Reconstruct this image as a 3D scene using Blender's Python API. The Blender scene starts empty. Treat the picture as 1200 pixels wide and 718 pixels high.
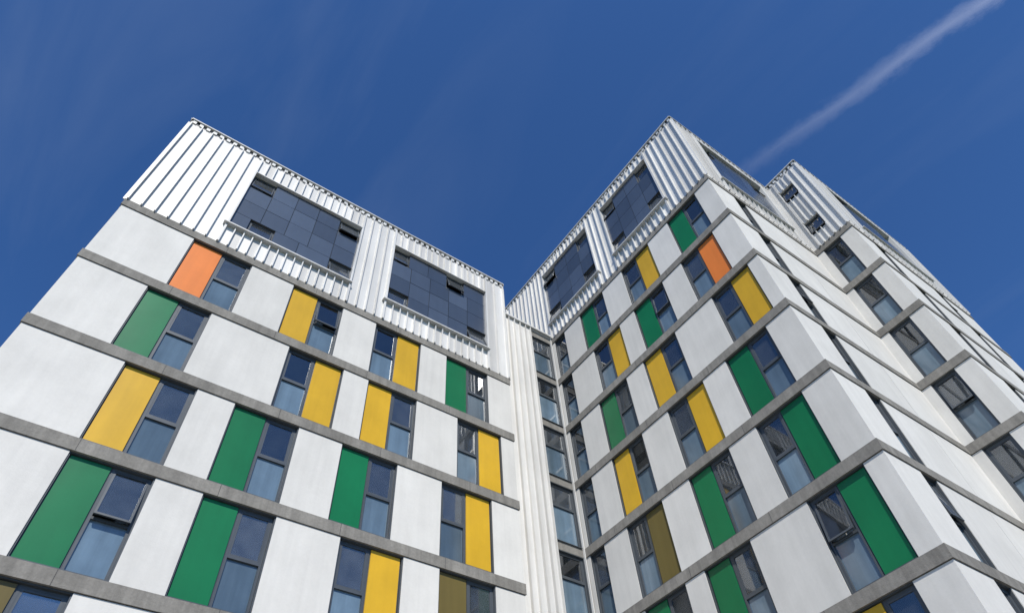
import bpy, math, random
from mathutils import Vector, Matrix
random.seed(11)
scn=bpy.context.scene
GZ=1.6
# ------------------------------------------------------------ materials
def newmat(name):
    m=bpy.data.materials.new(name); m.use_nodes=True
    nt=m.node_tree; b=nt.nodes['Principled BSDF']
    return m,nt,b
def N(nt,t,**kw):
    n=nt.nodes.new(t)
    for k,v in kw.items(): setattr(n,k,v)
    return n
def L(nt,a,b): nt.links.new(a,b)
def mapped(nt,scale):
    tc=N(nt,'ShaderNodeTexCoord'); mp=N(nt,'ShaderNodeMapping'); mp.inputs['Scale'].default_value=scale
    L(nt,tc.outputs['Object'],mp.inputs['Vector']); return mp.outputs['Vector']
def noise(nt,scale,vec,detail=4,rough=.6):
    n=N(nt,'ShaderNodeTexNoise'); n.inputs['Scale'].default_value=scale; n.inputs['Detail'].default_value=detail
    n.inputs['Roughness'].default_value=rough; L(nt,vec,n.inputs['Vector']); return n.outputs['Fac']
def rng(nt,val,a,b,c,d):
    m=N(nt,'ShaderNodeMapRange'); L(nt,val,m.inputs['Value'])
    for i,v in zip(('From Min','From Max','To Min','To Max'),(a,b,c,d)): m.inputs[i].default_value=v
    return m.outputs['Result']
def mul(nt,a,b):
    m=N(nt,'ShaderNodeMath',operation='MULTIPLY')
    for i,x in enumerate((a,b)):
        if isinstance(x,(int,float)): m.inputs[i].default_value=x
        else: L(nt,x,m.inputs[i])
    return m.outputs[0]
def scalecol(nt,col,fac):
    v=N(nt,'ShaderNodeVectorMath',operation='SCALE'); v.inputs[0].default_value=col[:3]
    L(nt,fac,v.inputs['Scale']); return v.outputs[0]
def attr(nt):
    a=N(nt,'ShaderNodeAttribute'); a.attribute_name='var'; return a.outputs['Fac']
def surf(name,col,rough=.7,metal=0.,var=.1,big=.12,fine=.06,streak=.1,bump=.0,bscale=40,spec=.5,bigscale=.5,wav=0):
    m,nt,b=newmat(name)
    iso=mapped(nt,(1,1,1)); st=mapped(nt,(5,5,.35))
    f=rng(nt,attr(nt),0,1,1-var,1+var)
    f=mul(nt,f,rng(nt,noise(nt,bigscale,iso,5),.3,.7,1-big,1+big))
    f=mul(nt,f,rng(nt,noise(nt,14,iso,6,.7),.3,.7,1-fine,1+fine))
    f=mul(nt,f,rng(nt,noise(nt,1.0,st,4),.35,.75,1+streak*.4,1-streak))
    L(nt,scalecol(nt,col,f),b.inputs['Base Color'])
    b.inputs['Roughness'].default_value=rough; b.inputs['Metallic'].default_value=metal
    b.inputs['Specular IOR Level'].default_value=spec
    if bump:
        bp=N(nt,'ShaderNodeBump'); bp.inputs['Strength'].default_value=bump; bp.inputs['Distance'].default_value=.02
        L(nt,noise(nt,bscale,iso,5,.65),bp.inputs['Height']); L(nt,bp.outputs[0],b.inputs['Normal'])
    if wav:
        bp=N(nt,'ShaderNodeBump'); bp.inputs['Strength'].default_value=wav; bp.inputs['Distance'].default_value=.03
        L(nt,noise(nt,1.3,iso,1,.4),bp.inputs['Height']); L(nt,bp.outputs[0],b.inputs['Normal'])
    return m
M={}
M['concrete_panel']=surf('white_concrete',(.625,.608,.572),.88,var=.05,big=.06,fine=.025,streak=.06,bump=.12,bscale=30,spec=.2,bigscale=.8)
M['backing']=surf('joint_backing',(.07,.07,.07),.9)
M['slab']=surf('slab_concrete',(.225,.213,.192),.9,var=.05,big=.15,fine=.14,streak=.25,bump=.35,bscale=30,spec=.2,bigscale=1.2)
M['metal']=surf('aluminium_cladding',(.63,.62,.595),.45,.12,var=.17,big=.05,fine=.02,streak=.10,wav=.12)
M['metal_dark']=surf('parapet_recess',(.12,.12,.125),.6)
M['flash']=surf('aluminium_flashing',(.60,.595,.58),.5,.1,var=.05)
M['navy']=surf('dark_rainscreen_panel',(.060,.077,.108),.24,.0,var=.25,big=.1,fine=.02,streak=.05,spec=.8,wav=.15)
M['frame']=surf('anthracite_frame',(.07,.08,.09),.4,.1,var=.1)
M['green']=surf('green_panel',(.006,.145,.052),.33,var=.07,big=.10,fine=.015,streak=.06,spec=.35,wav=.12,bigscale=.7)
M['yellow']=surf('yellow_panel',(.60,.355,.02),.33,var=.06,big=.09,fine=.015,streak=.06,spec=.35,wav=.12,bigscale=.7)
M['orange']=surf('orange_panel',(.70,.195,.033),.33,var=.06,big=.08,fine=.015,streak=.06,spec=.35,wav=.12)
M['brown']=surf('bronze_panel',(.13,.10,.03),.35,var=.06,big=.06,fine=.02,spec=.3,wav=.1)
M['spandrel']=surf('frosted_spandrel_glass',(.11,.16,.205),.10,var=.32,big=.22,fine=.02,streak=.2,spec=1.,wav=.05)
M['core']=surf('interior_wall',(.24,.225,.205),.9,var=0)
M['curtain']=surf('curtain_fabric',(.46,.45,.43),.95,var=.4,streak=.05)
M['roof']=surf('roof_membrane',(.18,.18,.18),.9)
m,nt,b=newmat('window_glass'); nt.nodes.remove(b)
fr=N(nt,'ShaderNodeFresnel'); fr.inputs['IOR'].default_value=2.3
tr=N(nt,'ShaderNodeBsdfTransparent'); tr.inputs[0].default_value=(.70,.75,.76,1)
gl=N(nt,'ShaderNodeBsdfGlossy'); gl.inputs['Roughness'].default_value=.03; gl.inputs[0].default_value=(.95,.97,1,1)
iso=mapped(nt,(1,1,1)); bp=N(nt,'ShaderNodeBump'); bp.inputs['Strength'].default_value=.03; bp.inputs['Distance'].default_value=.03
L(nt,noise(nt,1.5,iso,1,.4),bp.inputs['Height']); L(nt,bp.outputs[0],gl.inputs['Normal'])
mx=N(nt,'ShaderNodeMixShader'); L(nt,fr.outputs[0],mx.inputs[0]); L(nt,tr.outputs[0],mx.inputs[1]); L(nt,gl.outputs[0],mx.inputs[2])
# thin dust film on the pane, different from pane to pane
dd=N(nt,'ShaderNodeBsdfDiffuse'); dd.inputs[0].default_value=(.45,.50,.55,1)
m2=N(nt,'ShaderNodeMixShader'); L(nt,mul(nt,rng(nt,attr(nt),0,1,.01,.13),rng(nt,noise(nt,2.,iso,4),.3,.7,.6,1.2)),m2.inputs[0])
L(nt,mx.outputs[0],m2.inputs[1]); L(nt,dd.outputs[0],m2.inputs[2])
L(nt,m2.outputs[0],nt.nodes['Material Output'].inputs['Surface']); M['glass']=m
# ------------------------------------------------------------ batches
B={}
def batch(k): return B.setdefault(k,([],[],[]))
class F:
    """facade frame: origin, u (along), n (outward)"""
    def __init__(s,part,o,u,n):
        s.part=part; s.o=Vector(o); s.u=Vector(u); s.n=Vector(n); s.z=Vector((0,0,1))
        s.flip=s.u.cross(s.n).dot(s.z)<0
    def P(s,u,n,z): return s.o+s.u*u+s.n*n+s.z*(z+GZ)
W=F('body',(0,0,0),(1,0,0),(0,1,0))
def hexa(f,mat,pts,var=None):
    v,fc,vr=batch((f.part,mat)); i=len(v)
    if var is None: var=random.random()
    v+= [f.P(*p) for p in pts]; vr+=[var]*8
    q=[(0,3,2,1),(4,5,6,7),(0,1,5,4),(1,2,6,5),(2,3,7,6),(3,0,4,7)]
    for a in q:
        a=[i+x for x in a]
        if f.flip: a=a[::-1]
        fc.append(a)
def box(f,mat,u0,u1,n0,n1,z0,z1,var=None):
    hexa(f,mat,[(u0,n0,z0),(u1,n0,z0),(u1,n1,z0),(u0,n1,z0),(u0,n0,z1),(u1,n0,z1),(u1,n1,z1),(u0,n1,z1)],var)
def curtain(f,u0,u1,z0,z1,n=-.30):
    v,fc,vr=batch((f.part,'curtain')); k=max(6,int((u1-u0)/.02)); var=random.random()
    i=len(v); ph=random.uniform(0,6); fq=random.uniform(45,70)
    for j in range(k+1):
        u=u0+(u1-u0)*j/k; nn=n+.014*math.sin(u*fq+ph)+.006*math.sin(u*fq*.43)
        v+=[f.P(u,nn,z0),f.P(u,nn,z1)]; vr+=[var,var]
    for j in range(k):
        a=i+2*j; fc.append([a,a+2,a+3,a+1])
def sash(f,u0,u1,z0,z1,n,w=.045,opening=0.):
    def on(z): return n+opening*(z1-z)/(z1-z0)
    def part(mat,a,b,c,d,t0,t1):
        hexa(f,mat,[(a,on(c)+t0,c),(b,on(c)+t0,c),(b,on(c)+t1,c),(a,on(c)+t1,c),
                    (a,on(d)+t0,d),(b,on(d)+t0,d),(b,on(d)+t1,d),(a,on(d)+t1,d)])
    part('frame',u0,u0+w,z0,z1,0,.05); part('frame',u1-w,u1,z0,z1,0,.05)
    part('frame',u0+w,u1-w,z0,z0+w,0,.05); part('frame',u0+w,u1-w,z1-w,z1,0,.05)
    part('glass',u0+w,u1-w,z0+w,z1-w,.02,.026)
def window(f,u0,u1,z0,z1,split=.5,small=False,op=None):
    w=.055; zo=z0
    box(f,'frame',u0,u0+w,-.19,-.10,z0,z1); box(f,'frame',u1-w,u1,-.19,-.10,z0,z1)
    box(f,'frame',u0+w,u1-w,-.19,-.10,z0,z0+w); box(f,'frame',u0+w,u1-w,-.19,-.10,z1-w,z1)
    if op is None: op=random.choice([0,0,0,0,0,0,0,0,.08,.14])
    if small:
        sash(f,u0+w,u1-w,z0+w,z1-w,-.15,.04,op)
        if random.random()<.3: curtain(f,u0+.03,u0+(u1-u0)*random.uniform(.3,.6),z0,z1)
        return
    zm=z0+(z1-z0)*split
    box(f,'frame',u0+w,u1-w,-.19,-.10,zm-.03,zm+.03)
    box(f,'spandrel',u0+w,u1-w,-.16,-.15,z0+w,zm-.03)
    sash(f,u0+w,u1-w,zm+.03,z1-w,-.155,.045,op)
    r=random.random()
    if r<.3: curtain(f,u0+.02,u0+(u1-u0)*random.uniform(.25,.5),z0,z1)
    elif r<.6: curtain(f,u1-(u1-u0)*random.uniform(.25,.5),u1-.02,z0,z1)
    elif r<.72: curtain(f,u0+.02,u1-.02,z0,z1)
    if random.random()<.4:
        box(f,'curtain',u0+.06,u1-.06,-.26,-.255,z1-random.uniform(.2,.7),z1-.02)
def unit(f,spec,z0,z1,split=.5):
    u0,u1,col,side=spec
    t=.03
    box(f,'frame',u0,u0+t,-.2,-.03,z0,z1); box(f,'frame',u1-t,u1,-.2,-.03,z0,z1)
    box(f,'frame',u0+t,u1-t,-.2,-.03,z1-t,z1)
    box(f,'frame',u0+t,u1-t,-.2,.02,z0,z0+.025)
    a,b=u0+t,u1-t; z0b=z0+.027; z1b=z1-t-.002
    if col is None:
        window(f,a,b,z0b,z1b,split); return
    um=(a+b)/2+(.02 if side=='lo' else -.02)
    pa,pb,wa,wb=(a,um,um,b) if side=='lo' else (um,b,a,um)
    box(f,'frame',pa,pb,-.2,-.115,z0b,z1b)
    box(f,col,pa+.03,pb-.03,-.114,-.08,z0b+.02,z1b-.02)
    window(f,wa+.002,wb-.002,z0b,z1b,split)
def panel_run(f,a,b,z0,z1,maxw=3.6):
    if b-a<.05: return
    box(f,'backing',a,b,-.28,-.02,z0,z1)
    k=max(1,math.ceil((b-a)/maxw)); g=.008
    for i in range(k):
        p=a+(b-a)*i/k; q=a+(b-a)*(i+1)/k
        box(f,'concrete_panel',p+(g if i else 0),q-(g if i<k-1 else 0),-.019,random.uniform(-.002,.002),z0+.018,z1-.018)
HS=.16
def concrete(f,ua,ub,rows):
    for k,sp in rows.items():
        z1=band(k)-HS; z0=band(k+1)+HS
        c=ua
        for s in sorted(sp,key=lambda s:s[0]):
            panel_run(f,c,s[0],z0,z1); unit(f,s,z0,z1); c=s[1]
        panel_run(f,c,ub,z0,z1)
def band(k): return 23.85-2.8*k
def strips(f,a,b,z0,z1,pitch=.40,rib=True):
    if b-a<.03 or z1-z0<.02: return
    k=max(1,round((b-a)/pitch))
    for i in range(k):
        p=a+(b-a)*i/k; q=a+(b-a)*(i+1)/k
        box(f,'metal',p,q,-.28,random.uniform(-.004,.004),z0,z1)
        if rib: box(f,'metal',p+.0,p+.035,.004,.10,z0+.004,z1-.004)
    if rib: box(f,'metal',b-.035,b-.001,.004,.10,z0+.004,z1-.004)
def region(f,u0,u1,z0,z1,rows):
    nr=len(rows)
    for r,(bd,wins) in enumerate(rows):
        za=z0+(z1-z0)*r/nr; zb=z0+(z1-z0)*(r+1)/nr
        for i in range(len(bd)-1):
            p=u0+(u1-u0)*bd[i]; q=u0+(u1-u0)*bd[i+1]
            if i in wins: window(f,p,q,za,zb,small=True,op=random.choice([0,.15,.25]))
            else:
                box(f,'backing',p,q,-.28,-.045,za,zb)
                box(f,'navy',p+.01,q-.01,-.044,random.uniform(-.012,-.006),za+.01,zb-.01)
    box(f,'flash',u0-.04,u0,-.28,.105,z0,z1); box(f,'flash',u1,u1+.04,-.28,.105,z0,z1)
    box(f,'flash',u0-.04,u1+.04,-.28,.11,z1,z1+.04)
    box(f,'flash',u0-.15,u1+.08,-.28,.18,z0-.05,z0)
def metal(f,ua,ub,z0,zt,regions=(),wins=(),pitch=.4):
    zp=zt-.26
    c=ua
    for (u0,u1,za,zb,rows) in regions:
        strips(f,c,u0-.04,z0,zp,pitch)
        strips(f,u0-.04,u1+.04,z0,za-.05,.3); strips(f,u0-.04,u1+.04,zb+.04,zp,.3)
        region(f,u0,u1,za,zb,rows); c=u1+.04
    for (u0,u1,za,zb) in wins:
        strips(f,c,u0,z0,zp,pitch)
        zz=z0
        for (p,q) in zip(za,zb):
            strips(f,u0,u1,zz,p,.3); window(f,u0,u1,p,q,small=True,op=.2); zz=q
        strips(f,u0,u1,zz,zp,.3); c=u1
    strips(f,c,ub,z0,zp,pitch)
    box(f,'metal_dark',ua,ub,-.28,-.01,zp,zt-.05)
    k=int((ub-ua)/.26)
    for i in range(k+1):
        p=ua+.02+(ub-ua-.16)*i/k
        box(f,'metal',p,p+.13,-.01,.045,zp+.002,zt-.052)
    box(f,'flash',ua-.05,ub+.05,-.4,.09,zt-.05,zt)
E5=[0,.2,.4,.6,.8,1.]; E5s=[0,.13,.33,.53,.8,1.]; E4=[0,.25,.5,.75,1.]; E5t=[0,.17,.37,.57,.76,1]
# ------------------------------------------------------------ geometry constants
Y0=13.95; XL0,XL1=-3.25,10.9; X1=14.5; YC=4.55; X3=21.4; Y3=2.68; XE=31.0; YB=28.; YLK=15.0
ZL=24.66; ZR=30.12; e=.002
G,Yw,O,Br='green','yellow','orange','brown'
fL=F('low_block',(0,Y0,0),(1,0,0),(0,-1,0))
rowsL={2:[(-1.09,.79,O,'lo'),(2.2,4.0,Yw,'lo'),(5.24,7.04,Yw,'hi'),(8.1,9.9,G,'lo')],
3:[(-1.45,.33,G,'lo'),(2.67,4.46,Yw,'hi'),(5.3,7.05,Yw,'lo'),(8.6,10.37,Yw,'hi')],
4:[(-.95,.83,Yw,'lo'),(1.8,3.58,G,'lo'),(4.85,6.6,G,'lo'),(8.08,9.88,Yw,'hi')],
5:[(-.97,.8,G,'lo'),(1.85,3.6,G,'lo'),(5.25,7.03,Yw,'hi'),(8.1,9.9,Br,'lo')],
6:[(-1.45,.33,Br,'lo'),(2.5,4.3,G,'hi'),(5.3,7.1,Yw,'lo'),(8.6,10.4,G,'lo')],
7:[(-1.0,.8,G,'lo'),(2.2,4.0,Yw,'lo'),(5.2,7.0,G,'hi'),(8.1,9.9,Yw,'lo')],
8:[(-1.0,.8,Yw,'hi'),(1.8,3.6,G,'lo'),(4.9,6.7,Yw,'lo'),(8.1,9.9,G,'hi')]}
concrete(fL,XL0+e,XL1-e,rowsL)
metal(fL,XL0+e,XL1-e,band(2)+HS,ZL,regions=[
 (-.45,3.95,19.5,23.25,[(E5s,{1,4}),(E5,()),(E5,()),(E5,{0,4})]),
 (5.45,9.9,19.5,23.25,[(E5,{0,4}),(E5,()),(E5,()),(E5t,{0,3})])])
fR=F('high_block',(X1,0,0),(0,1,0),(-1,0,0))
c4=(14.05,14.8,None,'lo')
rowsR={0:[(5.35,7.0,G,'hi'),(8.2,9.95,Yw,'lo'),(11.25,12.9,G,'hi'),c4],
1:[(5.5,7.2,O,'lo'),(8.25,9.97,G,'hi'),(10.85,12.55,Yw,'lo'),c4],
2:[(5.0,6.7,Yw,'lo'),(8.55,10.3,Yw,'hi'),(11.25,12.9,G,'hi'),c4],
3:[(5.52,7.24,G,'hi'),(8.25,9.95,Yw,'lo'),(11.25,12.9,Yw,'hi'),c4],
4:[(5.55,7.25,G,'lo'),(8.3,10.0,G,'hi'),(11.2,12.9,Br,'lo'),c4],
5:[(5.12,6.85,G,'lo'),(8.75,10.45,G,'hi'),(11.2,12.9,G,'hi'),c4],
6:[(5.5,7.2,Yw,'hi'),(8.3,10.0,Yw,'lo'),(11.2,12.9,Yw,'lo'),c4],
7:[(5.1,6.8,G,'lo'),(8.7,10.4,G,'hi'),(11.2,12.9,G,'lo'),c4],
8:[(5.5,7.2,Yw,'lo'),(8.3,10.0,G,'lo'),(11.2,12.9,Yw,'lo'),c4]}
concrete(fR,YC+e,YLK,rowsR)
metal(fR,YC+e,YB,band(0)+HS,ZR,regions=[
 (6.6,9.95,25.0,29.1,[(E4,{0,3}),(E4,()),(E4,()),(E4,{0,3})]),
 (11.15,14.85,25.0,29.1,[(E4,{0,3}),(E4,()),(E4,()),(E4,{0,3})])],pitch=.33)
fE=F('high_block',(0,YC,0),(1,0,0),(0,-1,0))
concrete(fE,X1+e,X3,{k:[(16.0,16.72,None,'lo')] for k in range(9)})
metal(fE,X1+e,X3,band(0)+HS,ZR,regions=[(15.9,20.4,25.0,29.1,[(E5,{0,4}),(E5,()),(E5,()),(E5,{0,4})])],pitch=.33)
fS=F('projecting_block',(X3,0,0),(0,1,0),(-1,0,0))
concrete(fS,Y3+e,YC,{k:[(3.3,4.2,None,'lo')] for k in range(9)})
metal(fS,Y3+e,YC,band(0)+HS,ZR,wins=[(3.35,4.15,(24.9,27.9),(25.9,28.9))],pitch=.3)
fP=F('projecting_block',(0,Y3,0),(1,0,0),(0,-1,0))
rowsP={k:[(23.0+(k%2)*.4,23.8+(k%2)*.4,None,'lo'),(27.6,28.4,None,'lo')] for k in range(9)}
concrete(fP,X3+e,XE-e,rowsP)
metal(fP,X3+e,XE-e,band(0)+HS,ZR,regions=[(23.2,28.6,25.0,29.1,[(E5,{0,4}),(E5,()),(E5,()),(E5,{0,4})])],pitch=.33)
def flank(f,a,b,zb,zt,kmin):
    concrete(f,a,b,{k:[] for k in range(kmin,9)})
    metal(f,a,b,zb,zt)
flank(F('low_block',(XL0,0,0),(0,1,0),(-1,0,0)),Y0+e,YB-e,band(2)+HS,ZL,2)
fq=F('low_block',(XL1,0,0),(0,1,0),(1,0,0)); concrete(fq,Y0+e,YLK-e,{k:[] for k in range(2,9)}); metal(fq,Y0+e,YLK+1,band(2)+HS,ZL)
flank(F('projecting_block',(XE,0,0),(0,1,0),(1,0,0)),Y3+e,YB-e,band(0)+HS,ZR,0)
flank(F('high_block',(0,YB,0),(1,0,0),(0,1,0)),X1+e,XE-e,band(0)+HS,ZR,0)
flank(F('low_block',(0,YB,0),(1,0,0),(0,1,0)),XL0+e,X1-.3,band(2)+HS,ZL,2)
# link block
fK=F('link_block',(0,YLK,0),(1,0,0),(0,-1,0))
strips(fK,XL1+.06,13.2,-1.3,24.1,.3)
for k in range(0,9):
    unit(fK,(13.2,14.42,None,'lo'),band(k+1)+HS,band(k)-HS,.62)
box(fK,'metal',13.2,14.45,-.28,0,band(0)+HS,24.1)
box(fK,'metal',14.421,14.455,-.28,.05,-1.3,24.099)
box(fK,'flash',XL1+.06,14.4,-.4,.12,24.1,24.2)
# slabs
def slab(part,x0,x1,y0,y1,z):
    W.part=part; box(W,'slab',x0,x1,y0,y1,z-HS,z+HS)
p=.034
for k in range(0,10):
    z=band(k)
    if k==9: z=-1.36
    if k>=2: slab('low_block',XL0-p,XL1+p,Y0-p,YB+p,z)
    slab('link_block',XL1+p,X1-p,YLK-p+.06,YB-1,z)
    slab('high_block',X1-p,XE+p,YC-p,YB+p,z)
    slab('projecting_block',X3-p,XE+p,Y3-p,YC-p,z)
for k in range(0,9):
    z=band(k)
    if k>=2:
        for x in [-.1+3.05*i-(k%2)*.8 for i in range(0,4)]: box(fL,'backing',x,x+.012,p-.01,p+.002,z-HS+.003,z+HS-.003)
    for y in [7.6,10.6,13.4]: box(fR,'backing',y+(k%2)*.3,y+.012+(k%2)*.3,p-.01,p+.002,z-HS+.003,z+HS-.003)
    box(fE,'backing',18.2,18.212,p-.01,p+.002,z-HS+.003,z+HS-.003)
# cores and roofs
d=1.5
def core(part,x0,x1,y0,y1,z1):
    W.part=part; box(W,'core',x0,x1,y0,y1,-1.5,z1)
core('low_block',XL0+d,XL1-d,Y0+d,YB-d,ZL-.6)
core('link_block',XL1+.3,X1-.3,YLK+d,YB-1.2,24.0)
core('high_block',X1+d,XE-d,YC+d,YB-d,ZR-.6)
core('projecting_block',X3+d,XE-d,Y3+d,YC+d-.01,ZR-.62)
def roof(part,x0,x1,y0,y1,z):
    W.part=part; box(W,'roof',x0,x1,y0,y1,z-.2,z)
roof('low_block',XL0+.25,XL1-.25,Y0+.25,YB-.25,ZL-.3)
roof('link_block',XL1+.26,X1-.02,YLK+.2,YB-1,24.08)
roof('high_block',X1+.25,XE-.25,YC+.25,YB-.25,ZR-.3)
roof('projecting_block',X3+.25,XE-.25,Y3+.25,YC+.25,ZR-.3)
W.part='low_block'; box(W,'core',XL0+.3,XL1-.3,Y0+.3,YB-.3,21.2,21.5)
W.part='high_block'; box(W,'core',X1+.3,XE-.3,YC+.3,YB-.3,26.8,27.1)
W.part='projecting_block'; box(W,'core',X3+.3,XE-.3,Y3+.3,YC+.29,26.8,27.1)
# ------------------------------------------------------------ build objects
top=bpy.data.objects.new('apartment_building',None); scn.collection.objects.link(top)
for (part,mat),(v,fc,vr) in B.items():
    me=bpy.data.meshes.new(part+'_'+mat); me.from_pydata([tuple(x) for x in v],[],fc); me.update()
    a=me.attributes.new('var','FLOAT','POINT'); a.data.foreach_set('value',vr)
    me.materials.append(M[mat])
    ob=bpy.data.objects.new(part+'_'+mat,me); scn.collection.objects.link(ob); ob.parent=top
# ------------------------------------------------------------ ground
def sheet(name,x0,x1,y0,y1,z,mat,h=None):
    me=bpy.data.meshes.new(name)
    if h is None:
        me.from_pydata([(x0,y0,z),(x1,y0,z),(x1,y1,z),(x0,y1,z)],[],[(0,1,2,3)])
    else:
        me.from_pydata([(x0,y0,z-h),(x1,y0,z-h),(x1,y1,z-h),(x0,y1,z-h),(x0,y0,z),(x1,y0,z),(x1,y1,z),(x0,y1,z)],[],
          [(0,3,2,1),(4,5,6,7),(0,1,5,4),(1,2,6,5),(2,3,7,6),(3,0,4,7)])
    me.materials.append(mat); ob=bpy.data.objects.new(name,me); scn.collection.objects.link(ob); return ob
grass=surf('grass',(.05,.08,.025),.95,var=0,big=.3,fine=.3)
asph=surf('asphalt',(.055,.055,.058),.9,var=0,fine=.2,bump=.3)
pave=surf('paving',(.27,.255,.235),.85,var=0,fine=.12,bump=.2)
paint=surf('road_paint',(.75,.75,.72),.7,var=0)
sheet('ground',-3000,3000,-3000,3000,-.13,grass)
sheet('road',-300,300,-13,-5,-.115,asph)
sheet('pavement',-60,70,-5,45,0,pave,.125)
vs=[];fs=[]
for i in range(-20,20):
    q=len(vs); vs+=[(i*6.,-9.08,-.11),(i*6.+3,-9.08,-.11),(i*6.+3,-8.92,-.11),(i*6.,-8.92,-.11)]; fs.append((q,q+1,q+2,q+3))
me=bpy.data.meshes.new('road_marking'); me.from_pydata(vs,[],fs); me.materials.append(paint)
scn.collection.objects.link(bpy.data.objects.new('road_marking',me))
# ------------------------------------------------------------ contrail
me=bpy.data.meshes.new('contrail'); a0=Vector((2440,-1360,3000)); a1=Vector((1925,505,3000)); dr=(a1-a0).normalized(); sd=Vector((-dr.y,dr.x,0))
vs=[];fs=[];nL=60;nW=6;uvs=[]
for i in range(nL+1):
    t=i/nL; c=a0.lerp(a1,t)+sd*(14*math.sin(t*5)+6*math.sin(t*17))
    for j in range(nW+1):
        s=j/nW; vs.append(tuple(c+sd*(s-.5)*210)); uvs.append((t,s))
for i in range(nL):
    for j in range(nW):
        q=i*(nW+1)+j; fs.append((q,q+1,q+nW+2,q+nW+1))
me.from_pydata(vs,[],fs); ul=me.uv_layers.new(name='UVMap')
for lp in me.loops: ul.data[lp.index].uv=uvs[lp.vertex_index]
m,nt,b=newmat('ice_crystals'); nt.nodes.remove(b)
tc=N(nt,'ShaderNodeTexCoord'); sp=N(nt,'ShaderNodeSeparateXYZ'); L(nt,tc.outputs['UV'],sp.inputs[0])
mp=N(nt,'ShaderNodeMapping'); mp.inputs['Scale'].default_value=(12,2.2,1); L(nt,tc.outputs['UV'],mp.inputs[0])
nz=noise(nt,1.0,mp.outputs[0],7,.68)
sub=N(nt,'ShaderNodeMath',operation='SUBTRACT'); L(nt,sp.outputs['Y'],sub.inputs[0]); sub.inputs[1].default_value=.5
ab=N(nt,'ShaderNodeMath',operation='ABSOLUTE'); L(nt,sub.outputs[0],ab.inputs[0])
ad=N(nt,'ShaderNodeMath',operation='ADD'); L(nt,ab.outputs[0],ad.inputs[0]); L(nt,rng(nt,nz,.3,.7,-.14,.16),ad.inputs[1])
ms=N(nt,'ShaderNodeMapRange',interpolation_type='SMOOTHSTEP'); L(nt,ad.outputs[0],ms.inputs[0])
for i,v in zip(('From Min','From Max','To Min','To Max'),(-.08,.38,1,0)): ms.inputs[i].default_value=v
al=mul(nt,ms.outputs[0],rng(nt,sp.outputs['X'],.2,1,.25,.03))
al=mul(nt,al,rng(nt,nz,.3,.65,.4,1.1))
df=N(nt,'ShaderNodeBsdfTranslucent'); df.inputs[0].default_value=(.95,.95,.95,1)
tr=N(nt,'ShaderNodeBsdfTransparent'); mx=N(nt,'ShaderNodeMixShader')
L(nt,al,mx.inputs[0]); L(nt,tr.outputs[0],mx.inputs[1]); L(nt,df.outputs[0],mx.inputs[2]); L(nt,mx.outputs[0],nt.nodes['Material Output'].inputs['Surface'])
me.materials.append(m); scn.collection.objects.link(bpy.data.objects.new('contrail',me))
# ------------------------------------------------------------ light
EL=math.radians(46)
s=Vector((-.38,-.69,.0)).normalized()*math.cos(EL); s.z=math.sin(EL)
sd_=bpy.data.lights.new('sun','SUN'); sd_.energy=5.0; sd_.angle=math.radians(.5); sd_.color=(1,.955,.88)
so=bpy.data.objects.new('sun',sd_); so.rotation_euler=(-s).to_track_quat('-Z','Y').to_euler(); so.location=(0,0,60); scn.collection.objects.link(so)
w=bpy.data.worlds.new('World'); scn.world=w; w.use_nodes=True; nt=w.node_tree
bg=nt.nodes['Background']; sky=N(nt,'ShaderNodeTexSky',sky_type='NISHITA'); sky.sun_disc=False
sky.sun_elevation=EL; sky.sun_rotation=math.atan2(s.x,s.y); sky.air_density=1.0; sky.dust_density=.6; sky.ozone_density=3.0
bg.inputs['Strength'].default_value=.097
tint=N(nt,'ShaderNodeVectorMath',operation='MULTIPLY'); L(nt,sky.outputs[0],tint.inputs[0]); tint.inputs[1].default_value=(.50,.87,1.34)
tc=N(nt,'ShaderNodeTexCoord'); sp=N(nt,'ShaderNodeSeparateXYZ'); L(nt,tc.outputs['Generated'],sp.inputs[0])
zc=N(nt,'ShaderNodeMath',operation='MAXIMUM'); L(nt,sp.outputs['Z'],zc.inputs[0]); zc.inputs[1].default_value=.05
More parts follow.
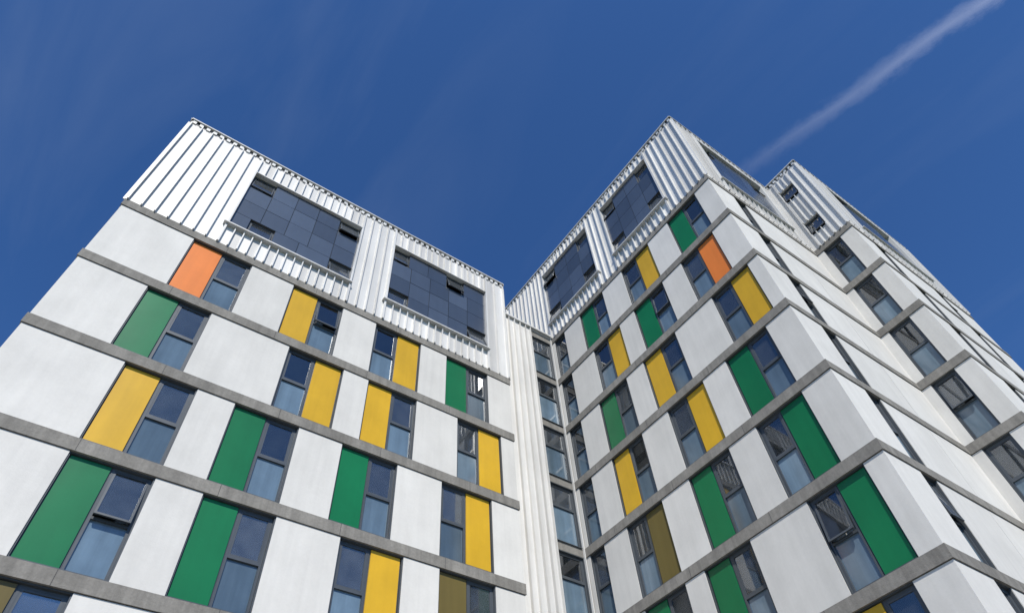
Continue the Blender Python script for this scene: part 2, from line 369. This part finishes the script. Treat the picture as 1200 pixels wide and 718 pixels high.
dv=N(nt,'ShaderNodeVectorMath',operation='DIVIDE'); cb=N(nt,'ShaderNodeCombineXYZ')
for i in range(3): L(nt,zc.outputs[0],cb.inputs[i])
L(nt,tc.outputs['Generated'],dv.inputs[0]); L(nt,cb.outputs[0],dv.inputs[1])
mp=N(nt,'ShaderNodeMapping'); mp.inputs['Rotation'].default_value=(0,0,.35); mp.inputs['Scale'].default_value=(3.2,.7,1); L(nt,dv.outputs[0],mp.inputs[0])
nz=N(nt,'ShaderNodeTexNoise'); nz.inputs['Scale'].default_value=1.3; nz.inputs['Detail'].default_value=8; nz.inputs['Roughness'].default_value=.55; nz.inputs['Distortion'].default_value=.6; L(nt,mp.outputs[0],nz.inputs['Vector'])
sx=N(nt,'ShaderNodeSeparateXYZ'); L(nt,dv.outputs[0],sx.inputs[0])
fac=mul(nt,rng(nt,nz.outputs['Fac'],.45,.8,0,.085),rng(nt,sx.outputs['X'],-.6,.5,1.3,.45))
mx=N(nt,'ShaderNodeMix',data_type='RGBA'); L(nt,fac,mx.inputs[0]); L(nt,tint.outputs[0],mx.inputs[6]); mx.inputs[7].default_value=(5.5,6.4,7.5,1)
L(nt,mx.outputs[2],bg.inputs['Color'])
# ------------------------------------------------------------ camera
f=770.
Zc=Vector((-55,-591,f)).normalized(); Xc=Vector((1629,851,f)); Xc=(Xc-Zc*Xc.dot(Zc)).normalized(); Yc=Zc.cross(Xc)
right=Vector((Xc.x,Yc.x,Zc.x)); down=Vector((Xc.y,Yc.y,Zc.y)); fwd=Vector((Xc.z,Yc.z,Zc.z))
R=Matrix((right,-down,-fwd)).transposed()
cd=bpy.data.cameras.new('camera'); co=bpy.data.objects.new('camera',cd); scn.collection.objects.link(co)
co.matrix_world=Matrix.Translation((0,0,GZ))@R.to_4x4()
cd.sensor_width=36; cd.lens=f/1200*36; cd.clip_start=.1; cd.clip_end=20000
scn.camera=co
scn.view_settings.view_transform='Standard'; scn.view_settings.look='None'; scn.view_settings.exposure=0
